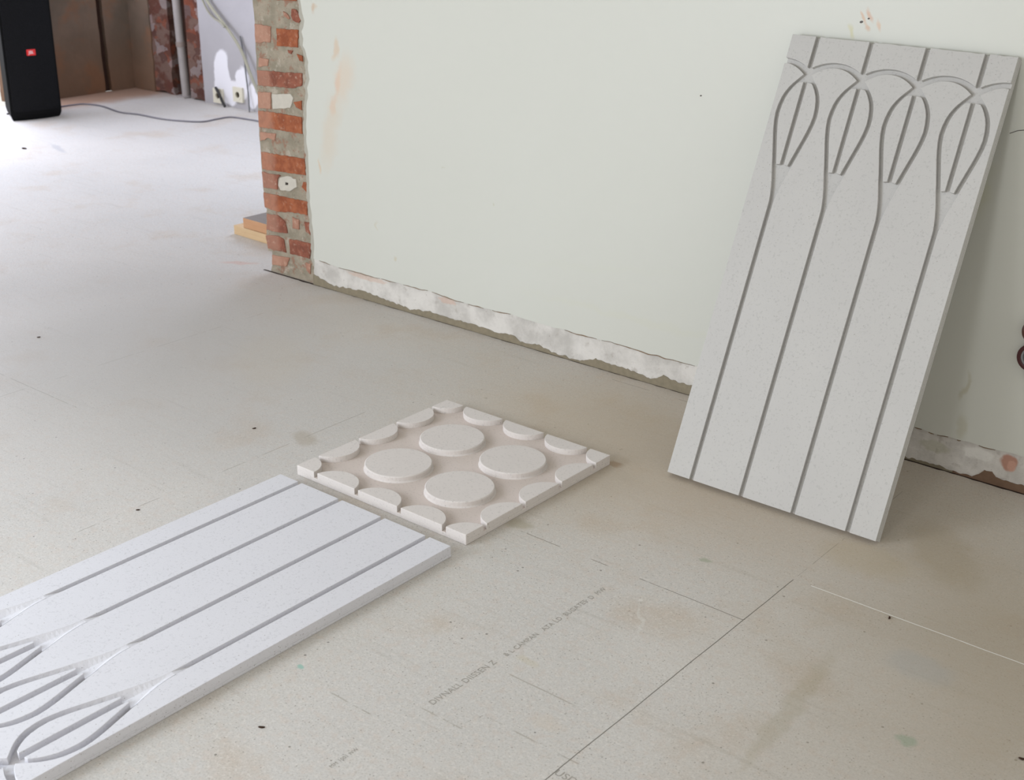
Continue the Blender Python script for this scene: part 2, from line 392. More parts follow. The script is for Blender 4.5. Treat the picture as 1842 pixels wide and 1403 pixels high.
# thin dark crack between paint and strip, broken in places
bm = bmesh.new()
for x0, x1 in ((.30, .36), (.405, .62), (.63, .70), (.74, .86), (.88, 1.03), (1.05, 1.12), (1.16, 1.24), (1.47, 1.60), (1.62, 1.97), (2.68, 2.70), (2.72, 2.735), (2.745, 2.775), (2.80, 2.81), (2.86, 2.905)):
    ps = []
    n_ = max(2, int((x1-x0)/.012))
    def zl(x):
        for (a, za), (b, zb) in zip(e2[:-1], e2[1:]):
            if a <= x <= b: return za+(zb-za)*(x-a)/max(b-a, 1e-6)
        return .102
    xs_ = [x0+(x1-x0)*i/n_ for i in range(n_+1)]
    hw = [.0022*math.sin(math.pi*(i+.3)/(n_+.6))*(.5+random.random()*.8) for i in range(n_+1)]
    prism(bm, [(x, zl(x)-.001-h) for x, h in zip(xs_, hw)]+[(x, zl(x)-.001+h*.4) for x, h in list(zip(xs_, hw))[::-1]], .002, -.0048, to_wall)
obj('plaster_crack', bm, plain('brown_crack', srgb(138, 118, 98), .95, .05), wall_o)
# mortar bed showing below the strip
mt = [(0.259, 0.041), (0.373, 0.018), (0.499, 0.030), (0.607, 0.028), (0.713, 0.021), (0.764, 0.013), (0.867, 0.026), (0.954, 0.022), (1.015, 0.026), (1.093, 0.025), (1.158, 0.021), (1.25, 0.029), (1.284, 0.014), (1.374, 0.021), (1.429, 0.007), (1.537, 0.007), (1.599, 0.031), (1.681, 0.025), (1.722, 0.027), (1.762, 0.024), (1.812, 0.015), (1.859, 0.04), (1.908, 0.031), (1.955, 0.035), (2.05, .02), (2.3, .02), (2.66, .006), (2.74, .010), (2.80, .006)]
bm = bmesh.new()
prism(bm, [(.259, -.0)]+jag(mt, .006, .006, 21, 70)+[(2.80, -.0)], .002, -.0012, to_wall)
obj('mortar_bed', bm, M_damp, wall_o)
bm = bmesh.new()
prism(bm, [(2.80, 0)]+jag([(2.80, .004), (2.855, .008), (2.872, .020), (2.885, .036), (2.905, .036), (2.918, .022), (3.0, .022), (3.2, .024), (4.0, .022)], .006, .005, 4, 60)+[(4.0, 0)], .002, -.0014, to_wall)
obj('mortar_bed', bm, M_brownbed, wall_o)
# the gap the floor boards leave along the wall
bm = bmesh.new()
for a, b, wd in ((-.03, .30, .005), (.30, 1.2, .003), (1.2, 2.66, .0035), (2.66, 6.4, .007)):
    n_ = int((b-a)/.02); P_ = [(a+(b-a)*i/n_, -wd*(.55+.9*random.random())) for i in range(n_+1)]
    prism(bm, P_+[(b, .006), (a, .006)], .0001, .0006)
obj('floor_gap', bm, M_gap, floor)

# brick end: mortar bed plus each brick face
BR = {'a0':[(0.118, 1.066), (0.233, 1.071), (0.231, 1.049), (0.122, 1.045)],
'a1':[(0.202, 1.019), (0.229, 1.019), (0.252, 0.987), (0.237, 0.973), (0.207, 0.98), (0.198, 0.997)],
'a1b':[(0.155, 1.008), (0.174, 1.004), (0.194, 0.986), (0.183, 0.981), (0.159, 0.992)],
'a2p':[(-0.005, 0.949), (0.086, 0.949), (0.078, 0.89), (-0.006, 0.884)],
'a2o':[(0.116, 0.943), (0.235, 0.95), (0.225, 0.886), (0.114, 0.882)],
'a3a':[(0.169, 0.872), (0.198, 0.873), (0.19, 0.861), (0.177, 0.863)],
'a3b':[(0.218, 0.863), (0.248, 0.861), (0.252, 0.839), (0.233, 0.841)],
'a3p':[(0.008, 0.829), (0.064, 0.827), (0.056, 0.804), (0.003, 0.793)],
'a4':[(-0.008, 0.782), (0.072, 0.787), (0.146, 0.789), (0.241, 0.796), (0.241, 0.753), (0.187, 0.736), (0.067, 0.73), (-0.003, 0.726)],
'a5p':[(-0.008, 0.702), (0.065, 0.707), (0.06, 0.645), (-0.011, 0.64)],
'a5w':[(0.072, 0.703), (0.174, 0.714), (0.19, 0.703), (0.17, 0.662), (0.072, 0.648)],
'a5o':[(0.189, 0.687), (0.234, 0.697), (0.229, 0.662), (0.204, 0.669)],
'a6':[(-0.015, 0.63), (0.065, 0.634), (0.229, 0.636), (0.228, 0.573), (0.094, 0.572), (-0.013, 0.568)],
'a7':[(-0.01, 0.55), (0.081, 0.555), (0.073, 0.527), (0.038, 0.532), (-0.01, 0.515)],
'b1':[(-0.011, 0.474), (0.065, 0.475), (0.236, 0.482), (0.237, 0.421), (0.06, 0.41), (-0.008, 0.406)],
'b2':[(-0.012, 0.395), (0.095, 0.397), (0.076, 0.38), (0.072, 0.34), (-0.008, 0.333)],
'b2w':[(0.088, 0.386), (0.138, 0.404), (0.182, 0.396), (0.183, 0.368), (0.146, 0.345), (0.091, 0.34), (0.077, 0.359)],
'b2h':[(0.121, 0.376), (0.139, 0.379), (0.138, 0.367), (0.12, 0.364)],
'b2o':[(0.221, 0.392), (0.24, 0.393), (0.239, 0.356), (0.213, 0.371)],
'b3':[(-0.011, 0.315), (0.071, 0.316), (0.242, 0.32), (0.236, 0.267), (0.164, 0.265), (0.065, 0.252), (-0.009, 0.256)],
'b4':[(0.002, 0.232), (0.064, 0.237), (0.106, 0.221), (0.118, 0.175), (0.04, 0.167), (-0.004, 0.167)],
'b4a':[(0.15, 0.246), (0.186, 0.24), (0.183, 0.202), (0.147, 0.199)],
'b4b':[(0.216, 0.237), (0.253, 0.239), (0.248, 0.193), (0.225, 0.201)],
'b5':[(-0.012, 0.144), (0.057, 0.155), (0.094, 0.147), (0.103, 0.096), (0.052, 0.093), (-0.004, 0.091)],
'b5r':[(0.125, 0.155), (0.252, 0.158), (0.236, 0.097), (0.127, 0.095)],
'b6':[(0.019, 0.07), (0.122, 0.077), (0.098, 0.035), (0.016, 0.029)],
'b6r':[(0.214, 0.078), (0.242, 0.077), (0.235, 0.035), (0.215, 0.046)]}
def bmat(k_):
    if k_ in ('b2h',): return 4
    if k_ in ('b2w', 'a5w'): return 3
    if k_ in ('a2p', 'a3p', 'a5p', 'a7', 'b6', 'b4a', 'b6r', 'a1b'): return 2
    if k_ in ('a2o', 'a6', 'b1', 'b3', 'b2o', 'a0', 'a3b', 'a5o'): return 0
    return 1
left = [(-.008, 2.6), (-.006, 1.16), (-0.012, 1.035), (-0.009, 0.947), (-0.011, 0.797), (-0.018, 0.63), (-0.019, 0.502), (-0.015, 0.365), (-0.012, 0.26), (-0.003, 0.249), (-0.012, 0.152), (-0.008, 0.083), (0.015, 0.080), (0.012, 0.027), (0.002, -0.0)]
bm = bmesh.new()
lft = jag(left, .015, .004, 13, 30)
prism(bm, lft+[(.30, 0), (.30, 2.6)], .20, .009, to_wall)
for k_, pts in BR.items():
    closed = pts+[pts[0]]
    # shift the outer vertices to the rough arris
    jp = jag(closed, .012, .0035, len(pts)*3.1 + pts[0][1]*20, 60)[:-1]
    y1 = {3: .004, 4: .0035}.get(bmat(k_), .0045)
    prism(bm, jp, .012, y1, to_wall, bmat(k_) if bmat(k_) < 5 else 0)
    for f_ in bm.faces: pass
# faces 0..: default material slot 5 = mortar for the backing
bm.faces.ensure_lookup_table()
nb = len(lft)+2
for i in range(nb+2): bm.faces[i].material_index = 5
# regular brick courses above the frame
for c in range(20):
    z0 = 1.09+.078*c
    if z0 > 2.5: break
    segs = [(-.006, .24)] if c % 2 == 0 else [(-.006, .11), (.125, .24)]
    for a, b in segs: prism(bm, jag([(a, z0), (b, z0), (b, z0+.062), (a, z0+.062), (a, z0)], .012, .003, c, 60)[:-1], .012, .0045, to_wall, c % 2)
brick_o = obj('exposed_brick', bm, [M_brick_o, M_brick_r, M_brick_p, M_white, M_hole, M_mortar], wall_o, bevel=.0012, seg=1)
# crumbly plaster edge beside the bricks
bm = bmesh.new()
crumb = [(x-.022, z) for x, z in edge if z < 2.61]
prism(bm, jag(crumb, .012, .010, 17, 45)+[(.285, 0.02), (.285, 2.6)], .012, .0015, to_wall)
obj('plaster_edge', bm, plain('grey_render_edge', srgb(182, 178, 166), .95, .1, var=.2, scale=50), wall_o)
# hairline scratch by the right frame edge
bm = bmesh.new(); tube(bm, [(2.815, -.0045, .930), (2.833, -.0045, .939), (2.85, -.0045, .943)], .0008, 6)
obj('wall_scratch', bm, M_gap, wall_o)

# ------------------------------------------------------------------ the far room
YB = 2.20; XL = -3.93
k = NM('dim_brown_plaster', .9, .15)
base = k.mix(k.step(k.noise(2.2, 4, .6), .35, .65), srgb(124, 106, 92), srgb(106, 94, 82))
base = k.mix(k.math('MULTIPLY', k.step(k.noise(5, 4, .6), .5, .7), .5), base, srgb(140, 98, 72))
X_, Y_, Z_ = k.sep(k.warp(.1, 4))
base = k.mix(k.math('MULTIPLY', k.step(Z_, .55, .05), .45), base, srgb(122, 84, 56))     # warm light low on the wall, painted into the colour
M_brown = k.out(base, k.bump(k.noise(20, 4), .3, .01))
k = NM('patched_grey_white_plaster', .85, .2)
wc = k.warp(.10, 9)
base = k.mix(k.noise(6, 4), srgb(170, 166, 168), srgb(184, 181, 183))
for c, rx, rz, a in (((-2.96, .22), .085, .17, -.25), ((-2.90, .10), .12, .09, 0), ((-2.76, .16), .075, .11, 0), ((-2.66, .08), .05, .08, 0)):
    base = k.mix(k.spot(c, rx, rz, a, wc, 'xz', .2), base, srgb(236, 234, 238))
M_patch = k.out(base, k.bump(k.noise(30, 4), .3, .006))
k = NM('crumbling_brick', .95, .1)
n1 = k.noise(11, 5, .6); vb = k.voro(13, co=k.mapv(k.warp(.12, 14), sc=(1, 1, 1.6)))
base = k.mix(k.step(n1, .42, .55), srgb(104, 70, 60), srgb(122, 98, 88))
csb = k.n('ShaderNodeSeparateColor'); k.lk(vb.outputs['Color'], csb.inputs[0])
base = k.mix(k.math('MULTIPLY', k.math('GREATER_THAN', csb.outputs[0], .66), .6), base, srgb(140, 78, 58))
base = k.mix(k.math('MULTIPLY', k.math('GREATER_THAN', csb.outputs[1], .78), .6), base, srgb(158, 148, 146))
base = k.mix(k.math('MULTIPLY', k.math('GREATER_THAN', csb.outputs[2], .84), .7), base, srgb(92, 64, 58))
M_crumb = k.out(base, k.bump(k.noise(25, 5, .7), .9, .02))

bm = bmesh.new()
prism(bm, jag([(-3.97, 0), (-3.70, 0), (-3.705, .5), (-3.70, 2.6), (-3.97, 2.6)], .05, .012, 2, 10), YB+.02, YB+.25, to_wall, 0)       # brown end
prism(bm, jag([(-3.72, 0), (-3.505, 0), (-3.515, .4), (-3.505, 2.6), (-3.72, 2.6)], .05, .03, 6, 9), YB+.03, YB+.25, to_wall, 1)          # brick left of chase
prism(bm, [(-3.55, 0), (-3.25, 0), (-3.25, 2.6), (-3.55, 2.6)], YB+.12, YB+.25, to_wall, 2)                                           # chase back, dark brown
prism(bm, jag([(-3.315, 0), (-3.10, 0), (-3.12, .25), (-3.06, .5), (-3.10, 2.6), (-3.31, 2.6)], .05, .02, 8, 9), YB+.012, YB+.25, to_wall, 1)
prism(bm, jag([(-3.15, 0), (6.5, 0), (6.5, 2.6), (-3.15, 2.6), (-3.16, .6), (-3.15, 0)], .25, .012, 9, 9)[:-1], YB, YB+.25, to_wall, 3)
wb = struct(obj('wall_back', bm, [M_brown, M_crumb, plain('dark_brown_chase', srgb(70, 50, 42), .95, .05, var=.4), M_patch]))
# left wall with its cable chase
bm = bmesh.new()
to_left = lambda y, z, x: (x, y, z)
prism(bm, jag([(-.02+1.55-.2, 0), (1.985, 0), (1.975, .45), (1.985, 2.6), (1.33, 2.6), (1.33, 0)], .06, .006, 3, 12)[:-1], XL-.2, XL, to_left, 0)
prism(bm, jag([(2.035, 0), (2.25, 0), (2.25, 2.6), (2.03, 2.6), (2.02, .5), (2.035, 0)], .06, .006, 5, 12)[:-1], XL-.2, XL, to_left, 0)
prism(bm, [(1.96, 0), (2.06, 0), (2.06, 2.6), (1.96, 2.6)], XL-.2, XL-.03, to_left, 1)
wl = struct(obj('wall_left', bm, [M_brown, plain('dark_chase', srgb(66, 48, 40), .95, .05, var=.4)]))
bm = bmesh.new(); tube(bm, spline([(XL-.01, 1.885+.012*math.sin(i*1.7), .0+.3*i) for i in range(9)], 5), .007, 8)
obj('surface_conduit', bm, plain('brown_conduit', srgb(104, 84, 72), .8, .2), wl)

# heating pipe
bm = bmesh.new(); tube(bm, spline([(-3.385, YB+.035, -.0), (-3.392, YB+.03, .25), (-3.405, YB+.028, .6), (-3.415, YB+.03, 1.3), (-3.42, YB+.03, 2.5)], 6), .028, 16)
box(bm, (-3.43, YB-.02, 0), (-3.34, YB+.08, .012))
pipe = obj('heating_pipe', bm, plain('grey_painted_pipe', srgb(176, 168, 164), .6, .3, var=.25, scale=14), smooth=False)
thing(pipe, 'grey vertical pipe standing in a dark chase between broken brick edges', 'pipe')
bm = bmesh.new(); tube(bm, [(-3.395, YB+.03, .33), (-3.396, YB+.03, .36)], .034, 16)
obj('pipe_collar', bm, plain('rusty_collar', srgb(150, 136, 128), .7, .3), pipe)

# sockets low on the back wall
M_cream = plain('cream_plastic', srgb(226, 220, 200), .45, .4, var=.06)
M_dark = plain('dark_recess', srgb(70, 62, 50), .8, .2)
def ring_prism(bm, cx, cz, r0, r1, ya, yb, n=24, mi=0):
    vs = []
    for yy, rr in ((ya, r1), (yb, r1), (yb, r0), (ya, r0)):
        vs.append([bm.verts.new((cx+rr*math.cos(2*math.pi*i/n), yy, cz+rr*math.sin(2*math.pi*i/n))) for i in range(n)])
    for a in range(4):
        A, B = vs[a], vs[(a+1) % 4]
        for i in range(n): bm.faces.new((A[i], A[(i+1) % n], B[(i+1) % n], B[i])).material_index = mi
def socket(cx, cz, label, cable):
    e = empty('wall_socket', (cx, YB, cz))
    b_ = bmesh.new()
    sq = [(-.046, -.046), (.046, -.046), (.046, .046), (-.046, .046)]
    outer = sq
    ring_prism(b_, 0, 0, .020, .034, 0, -.016)
    # square plate with a round opening
    n = 24
    po = []
    for i in range(n):
        a = 2*math.pi*i/n; c_, s_ = math.cos(a), math.sin(a); m_ = .046/max(abs(c_), abs(s_)); po.append((c_*m_, s_*m_))
    A = [b_.verts.new((x, -.014, z)) for x, z in po]; B = [b_.verts.new((.026*math.cos(2*math.pi*i/n), -.014, .026*math.sin(2*math.pi*i/n))) for i in range(n)]
    C_ = [b_.verts.new((x, 0, z)) for x, z in po]; D_ = [b_.verts.new((.026*math.cos(2*math.pi*i/n), -.001, .026*math.sin(2*math.pi*i/n))) for i in range(n)]
    for i in range(n):
        j = (i+1) % n
        b_.faces.new((A[i], A[j], B[j], B[i])); b_.faces.new((A[i], C_[i], C_[j], A[j])); b_.faces.new((B[i], B[j], D_[j], D_[i]))
    obj('faceplate', b_, M_cream, e)
    b_ = bmesh.new(); prism(b_, [(.026*math.cos(2*math.pi*i/n), .026*math.sin(2*math.pi*i/n)) for i in range(n)], -.0005, -.003, to_wall)
    obj('recess', b_, M_dark, e)
    thing(e, label, 'socket')
    return e
socket(-2.80, .090, 'cream square wall socket low on the patched plaster, beside the brick pier', None)
socket(-3.00, .060, 'cream wall socket at floor level with a dark cable looping out of it', None)
bm = bmesh.new(); tube(bm, spline([(-3.00, YB-.01, .085), (-2.985, YB-.035, .115), (-2.955, YB-.04, .09), (-2.93, YB-.035, .035), (-2.90, YB-.04, .008)], 6), .009, 8)
thing(obj('short_cable', bm, plain('black_cable', srgb(60, 58, 56), .6, .3)), 'short dark cable looping from floor-level socket down to the floor', 'cable')

# hanging wires on the back wall
M_wire = plain('olive_grey_cable', srgb(168, 164, 146), .7, .3)
bm = bmesh.new(); tube(bm, spline([(-3.20, YB-.03, .96), (-3.12, YB-.03, .78), (-3.03, YB-.03, .665), (-2.93, YB-.035, .58), (-2.86, YB-.04, .53), (-2.78, YB-.04, .46), (-2.70, YB-.04, .37), (-2.63, YB-.04, .24), (-2.55, YB-.03, .08), (-2.52, YB-.03, .01)], 6), .010, 10)
thing(obj('wall_cable', bm, M_wire), 'thick olive grey cable sagging diagonally across the patched plaster wall', 'cable')
bm = bmesh.new(); tube(bm, spline([(-3.30, YB-.02, .95), (-3.12, YB-.025, .73), (-3.04, YB-.02, .60), (-2.97, YB-.025, .55), (-2.88, YB-.05, .535), (-2.83, YB-.06, .51)], 6), .006, 8)
thing(obj('wall_cable', bm, M_wire), 'thinner grey cable drooping in a loop beneath the thick olive one', 'cable')
bm = bmesh.new(); tube(bm, spline([(-2.74, YB-.012, .46), (-2.717, YB-.012, .34), (-2.705, YB-.014, .22), (-2.694, YB-.014, .103), (-2.675, YB-.03, .02), (-2.65, YB-.05, .008)], 6), .0045, 8)
thing(obj('wall_cable', bm, plain('dark_grey_cable', srgb(112, 112, 114), .6, .3)), 'thin dark cable running straight down the plaster to the floor by the socket', 'cable')

# cable on the floor from the loudspeaker
cp = [(-3.70, 1.36), (-3.66, 1.457), (-3.657, 1.542), (-3.627, 1.615), (-3.484, 1.645), (-3.232, 1.60), (-3.084, 1.632), (-2.867, 1.639), (-2.712, 1.686), (-2.613, 1.754), (-2.618, 1.87), (-2.604, 1.963), (-2.473, 1.985), (-2.357, 1.993), (-2.1, 1.99), (-1.7, 2.03)]
bm = bmesh.new(); tube(bm, spline([(x, y, .005) for x, y in cp], 6), .005, 8)
thing(obj('floor_cable', bm, plain('grey_rubber_cable', srgb(120, 116, 122), .6, .3)), 'thin grey cable snaking across the bright floor from the black loudspeaker', 'cable')

# ------------------------------------------------------------------ loudspeaker
M_cab = plain('black_textured_cabinet', srgb(12, 12, 13), .7, .12, var=.3, scale=80)
k = NM('black_perforated_grille', .7, .1)
vg = k.voro(260); base = k.mix(k.step(vg.outputs['Distance'], .25, .45), srgb(8, 8, 9), srgb(22, 22, 24))
M_grille = k.out(base)
ang = math.atan2(.302, .063)     # direction of the front's bottom edge
sp = empty('loudspeaker', (-3.4265, 1.145, 0), ang+math.pi)   # local -y... front faces local +y
W_, D_, H_ = .315, .33, .92
def speaker_outline(w, d, fr=.03):
    # plan outline: wide curved front (local y = 0), narrower back (y = -d)
    pts = []
    for i in range(13):
        t = -1+2*i/12; pts.append((t*w/2*(1-.0*abs(t)), .022*(1-t*t)))
    pts += [(w/2-.012, -.03), (w/2-.075, -d+.03), (w/2-.10, -d), (-w/2+.10, -d), (-w/2+.075, -d+.03), (-w/2+.012, -.03)]
    return pts
bm = bmesh.new()
pl = speaker_outline(W_, D_)
levels = [(0, .90), (.012, .955), (.035, .995), (.07, 1.0), (H_-.06, 1.0), (H_-.02, .97), (H_, .88)]
rings = [[bm.verts.new((x*s_, (y+D_/2)*s_-D_/2, z)) for x, y in pl] for z, s_ in levels]
n_ = len(pl)
for A, B in zip(rings[:-1], rings[1:]):
    for i in range(n_): bm.faces.new((A[i], A[(i+1) % n_], B[(i+1) % n_], B[i]))
bm.faces.new(rings[0][::-1]); bm.faces.new(rings[-1])
obj('cabinet', bm, M_cab, sp, bevel=.004)
bm = bmesh.new()
g0, g1 = [], []
gw = W_*.90
A = []
for zi, (z, s_) in enumerate([(.055, .93), (.075, 1), (.40, 1), (H_-.10, 1), (H_-.08, .93)]):
    A.append([bm.verts.new((t_*gw/2*s_, .006+.022*(1-t_*t_*.8), z)) for t_ in [-1+2*i/14 for i in range(15)]])
B = [[bm.verts.new((v.co.x, v.co.y-.012, v.co.z)) for v in row] for row in A]
for G, fl in ((A, False), (B, True)):
    for a_, b_ in zip(G[:-1], G[1:]):
        for i in range(14): bm.faces.new((a_[i], a_[i+1], b_[i+1], b_[i]))
for i in range(14):
    bm.faces.new((A[0][i], A[0][i+1], B[0][i+1], B[0][i])); bm.faces.new((A[-1][i], A[-1][i+1], B[-1][i+1], B[-1][i]))
for i in range(4):
    bm.faces.new((A[i][0], A[i+1][0], B[i+1][0], B[i][0])); bm.faces.new((A[i][-1], A[i+1][-1], B[i+1][-1], B[i][-1]))
obj('grille', bm, M_grille, sp)
bm = bmesh.new(); box(bm, (-.027, .024, .382), (.027, .0315, .418))
badge = obj('badge', bm, plain('red_badge', srgb(214, 40, 40), .4, .4, var=.05), sp, bevel=.002)
badge['label'] = 'small red square badge with pale letters'
cu = bpy.data.curves.new('badge_letters', 'FONT'); cu.body = 'JBL'; cu.size = .025; cu.extrude = .0006; cu.align_x = 'CENTER'; cu.align_y = 'CENTER'
t_ = bpy.data.objects.new('tmp', cu); COL.objects.link(t_); dg = bpy.context.evaluated_depsgraph_get(); dg.update()
me = bpy.data.meshes.new_from_object(t_.evaluated_get(dg)); bpy.data.objects.remove(t_)
bl = bpy.data.objects.new('badge_letters', me); COL.objects.link(bl); me.materials.clear(); me.materials.append(plain('white_letters', srgb(240, 225, 225), .5, .3))
bl.parent = badge; bl.location = (0, .0322, .400); bl.rotation_euler = (math.pi/2, 0, math.pi)
for sx in (-1, 1):
    for sy in (-.05, -.25):
        bm = bmesh.new(); prism(bm, [(sx*.085+.014*math.cos(i*math.pi/6), sy+.014*math.sin(i*math.pi/6)) for i in range(12)], .0, .006)
        # feet sit just under the rounded base
        obj('rubber_foot', bm, M_cab, sp)
thing(sp, 'tall black loudspeaker with a small red badge standing at the far left', 'loudspeaker')

# ------------------------------------------------------------------ timber offcuts behind the pier
k = NM('pale_sawn_timber', .75, .2)
gr = k.noise(14, 4, .6, co=k.mapv(k.co, sc=(.6, 8, 8)))
M_tim = k.out(k.mix(gr, srgb(222, 196, 160), srgb(200, 168, 128)), k.bump(gr, .3, .002))
k = NM('grey_weathered_timber', .8, .2)
gr = k.noise(14, 4, .6, co=k.mapv(k.co, sc=(.6, 8, 8)))
Xg, Yg, Zg = k.sep(); geo = k.n('ShaderNodeNewGeometry'); NX = k.n('ShaderNodeSeparateXYZ'); k.lk(geo.outputs['Normal'], NX.inputs[0])
sideC = k.mix(gr, srgb(208, 164, 128), srgb(190, 142, 106)); topC = k.mix(gr, srgb(150, 142, 136), srgb(130, 122, 116))
M_tim2 = k.out(k.mix(k.step(Zg, .0420, .0428), sideC, topC), k.bump(gr, .3, .002))
def plank(x0, y0, z0, L, D, H, rz, mat, label):
    bm = bmesh.new(); box(bm, (0, 0, 0), (L, D, H))
    o = obj('timber_plank', bm, mat, bevel=.002); o.location = (x0, y0, z0); o.rotation_euler = (0, 0, rz)
    return thing(o, label, 'plank')
plank(-.525, .262, 0, .80, .15, .040, -.045, M_tim, 'pale yellow timber plank lying on the floor behind the brick pier')
plank(-.460, .262, .041, .62, .14, .043, -.03, M_tim2, 'pinkish timber plank with a grey top, lying on the pale one')

# ------------------------------------------------------------------ carved panels
H = [(.0, .006), (.75, .006), (.765, .0063), (.78, .0080), (.80, .0115), (.82, .016), (.84, .0215), (.86, .0272), (.88, .0322), (.90, .0378), (.92, .0433), (.94, .0490), (.96, .0540), (.98, .0580), (1.0, .0602), (1.02, .0590), (1.04, .0555), (1.055, .0505), (1.07, .0425), (1.08, .0355), (1.09, .0270), (1.10, .0180), (1.108, .0110)]
def hv0(v):
    for (a, ha), (b, hb) in zip(H[:-1], H[1:]):
        if a <= v <= b: return ha+(hb-ha)*(v-a)/(b-a)
    return H[-1][1]
PER, C0, PL, TH, GD = .15, .075, 1.2105, .0288, .0125
def arc(xa, xb, z_end, z_mid, n=14, half=None):
    out = []
    for i in range(n+1):
        t = i/n; x = xa+(xb-xa)*t
        s_ = (t-.5)*2
        out.append((x, z_end+(z_mid-z_end)*(1-abs(s_)**2.1)))
    return out
def low_arc(c, c2): return arc(c+.0110, c2-.0110, 1.108, 1.133)
def up_arc(c, c2): return arc(c+.0062, c2-.0062, 1.127, 1.1468)
def make_panel(name, mat, rough_top=0.0, GD=.0125, faded=False):
    hv = (lambda v: hv0(v)+.001+.005*max(0, hv0(v)-.006)/.054) if faded else hv0
    sw, gp = (.0088, .0165) if faded else (.0058, .0115)      # half slit width, groove width
    bm = bmesh.new()
    box(bm, (-.0006, -.0006, 0), (.6006, PL+.0006, .0065), 0)
    box(bm, (0, 0, .0065), (.6, PL, TH-GD), 0)
    cs = [C0+PER*k_ for k_ in range(4)]
    z0, z1 = TH-GD-.0005, TH
    vs = [v for v, _ in H]
    for k_ in range(5):
        if k_ == 0: Lside = [(0, 1.131), (0, 0)]
        else: Lside = [(cs[k_-1]+hv(v), v) for v in vs[::-1]]
        if k_ == 4: Rside = [(.6, 0), (.6, 1.131)]
        else: Rside = [(cs[k_]-hv(v), v) for v in vs]
        if k_ == 0: top_ = [p for p in low_arc(cs[0]-PER, cs[0]) if p[0] > .002][::-1]
        elif k_ == 4: top_ = [p for p in low_arc(cs[3], cs[3]+PER) if p[0] < .598][::-1]
        else: top_ = low_arc(cs[k_-1], cs[k_])[::-1]
        poly = Lside+Rside+(top_[1:-1] if 0 < k_ < 4 else (top_[1:] if k_ == 0 else top_[:-1]))
        prism(bm, poly, z0, z1)
        # top block
        if k_ == 0: ba = [p for p in up_arc(cs[0]-PER, cs[0]) if p[0] > .002]; ba = [(0, 1.1468)]+ba
        elif k_ == 4: ba = [p for p in up_arc(cs[3], cs[3]+PER) if p[0] < .598]+[(.6, 1.1468)]
        else: ba = up_arc(cs[k_-1], cs[k_])
        xa = ba[0][0]; xb = ba[-1][0]
        tp = [(xb, PL)]
        n_ = 8
        for i in range(1, n_): tp.append((xb+(xa-xb)*i/n_, PL-abs(mnoise.noise(Vector((i*.9+k_*5, 1.3, .2))))*rough_top))
        tp.append((xa, PL))
        prism(bm, ba+tp, z0, z1)
    for c in cs:
        iv = [.864, .88, .90, .92, .94, .96, .98, 1.0, 1.02, 1.04, 1.055, 1.07, 1.08, 1.086]
        for sgn in (-1, 1):
            outer = [(c+sgn*(max(hv(v)-gp, sw+.003)), v) for v in iv]
            inner = [(c+sgn*sw, 1.088), (c+sgn*sw, .866)]
            poly = outer+inner
            if sgn > 0: poly = poly[::-1]
            prism(bm, poly, z0, z1)
    if faded:      # stems run out to nothing below each bud, the buds sit in a hollow that deepens upwards
        vv = [0, .2, .4, .6, .68, .70, .71, .72, .73, .74, .75, .76, .77, .78, .79, .80, .81, .82, .83, .84, .85, .86, .87, .88, .90, .92, .94, .955, .97]
        for c in cs:
            for sg in (-1, 1):
                rows = []
                for v in vv:
                    h = hv(v)
                    if v <= .75:
                        d = .0115*(1-max(0, (v-.69)/.06)); p0 = (h, TH-d); p1 = (h*.5, TH-d); pc = (0, TH-d)
                    else:
                        t = min(1, (v-.75)/.115); d = GD*t**1.3
                        w_ = h if v < .80 else (h-((hv(.865)-gp)*(v-.80)/.065) if v < .865 else gp*max(0, (.97-v)/.105))
                        p0 = (h, TH); p1 = (max(h-w_, .0004), TH-d+.0002); pc = (0, TH-d+.0002)
                    rows.append([bm.verts.new((c+sg*x, v, z)) for x, z in (p0, p1, pc)])
                for A, B in zip(rows[:-1], rows[1:]):
                    for i in range(2): bm.faces.new((A[i], A[i+1], B[i+1], B[i]))
    return obj(name, bm, mat, bevel=.0010, seg=2)
# lying on the floor: design upside down as seen from the camera
pf = make_panel('carved_wall_panel', M_panel, .0, .0165, True)
yaw = .0023
ex = Vector((math.cos(yaw), math.sin(yaw), 0)); ey = Vector((-math.sin(yaw), math.cos(yaw), 0))
o_ = Vector((1.4707, -1.2375, 0.0004))+ex*.6
Mx = Matrix((-ex, -ey, Vector((0, 0, 1)))).transposed().to_4x4(); Mx.translation = o_
pf.matrix_world = Mx
thing(pf, 'long white grooved panel with carved buds lying flat on the floor at lower left', 'carved panel', 'long panels carved with bud shapes')
# leaning against the wall
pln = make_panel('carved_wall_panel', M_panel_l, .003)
yaw = .0061
ex = Vector((math.cos(yaw), math.sin(yaw), 0)); ey = Vector((-math.sin(yaw), math.cos(yaw), 0))
s_ = (.5019-.0058)/PL; c_ = math.sqrt(1-s_*s_)
up = ey*s_+Vector((0, 0, c_)); nn = ex.cross(up)
Mx = Matrix((ex, up, nn)).transposed().to_4x4(); Mx.translation = Vector((2.2191, -.5019, 0.0006))
pln.matrix_world = Mx
thing(pln, 'long grey grooved panel with carved buds leaning upright against the pale wall', 'carved panel', 'long panels carved with bud shapes')

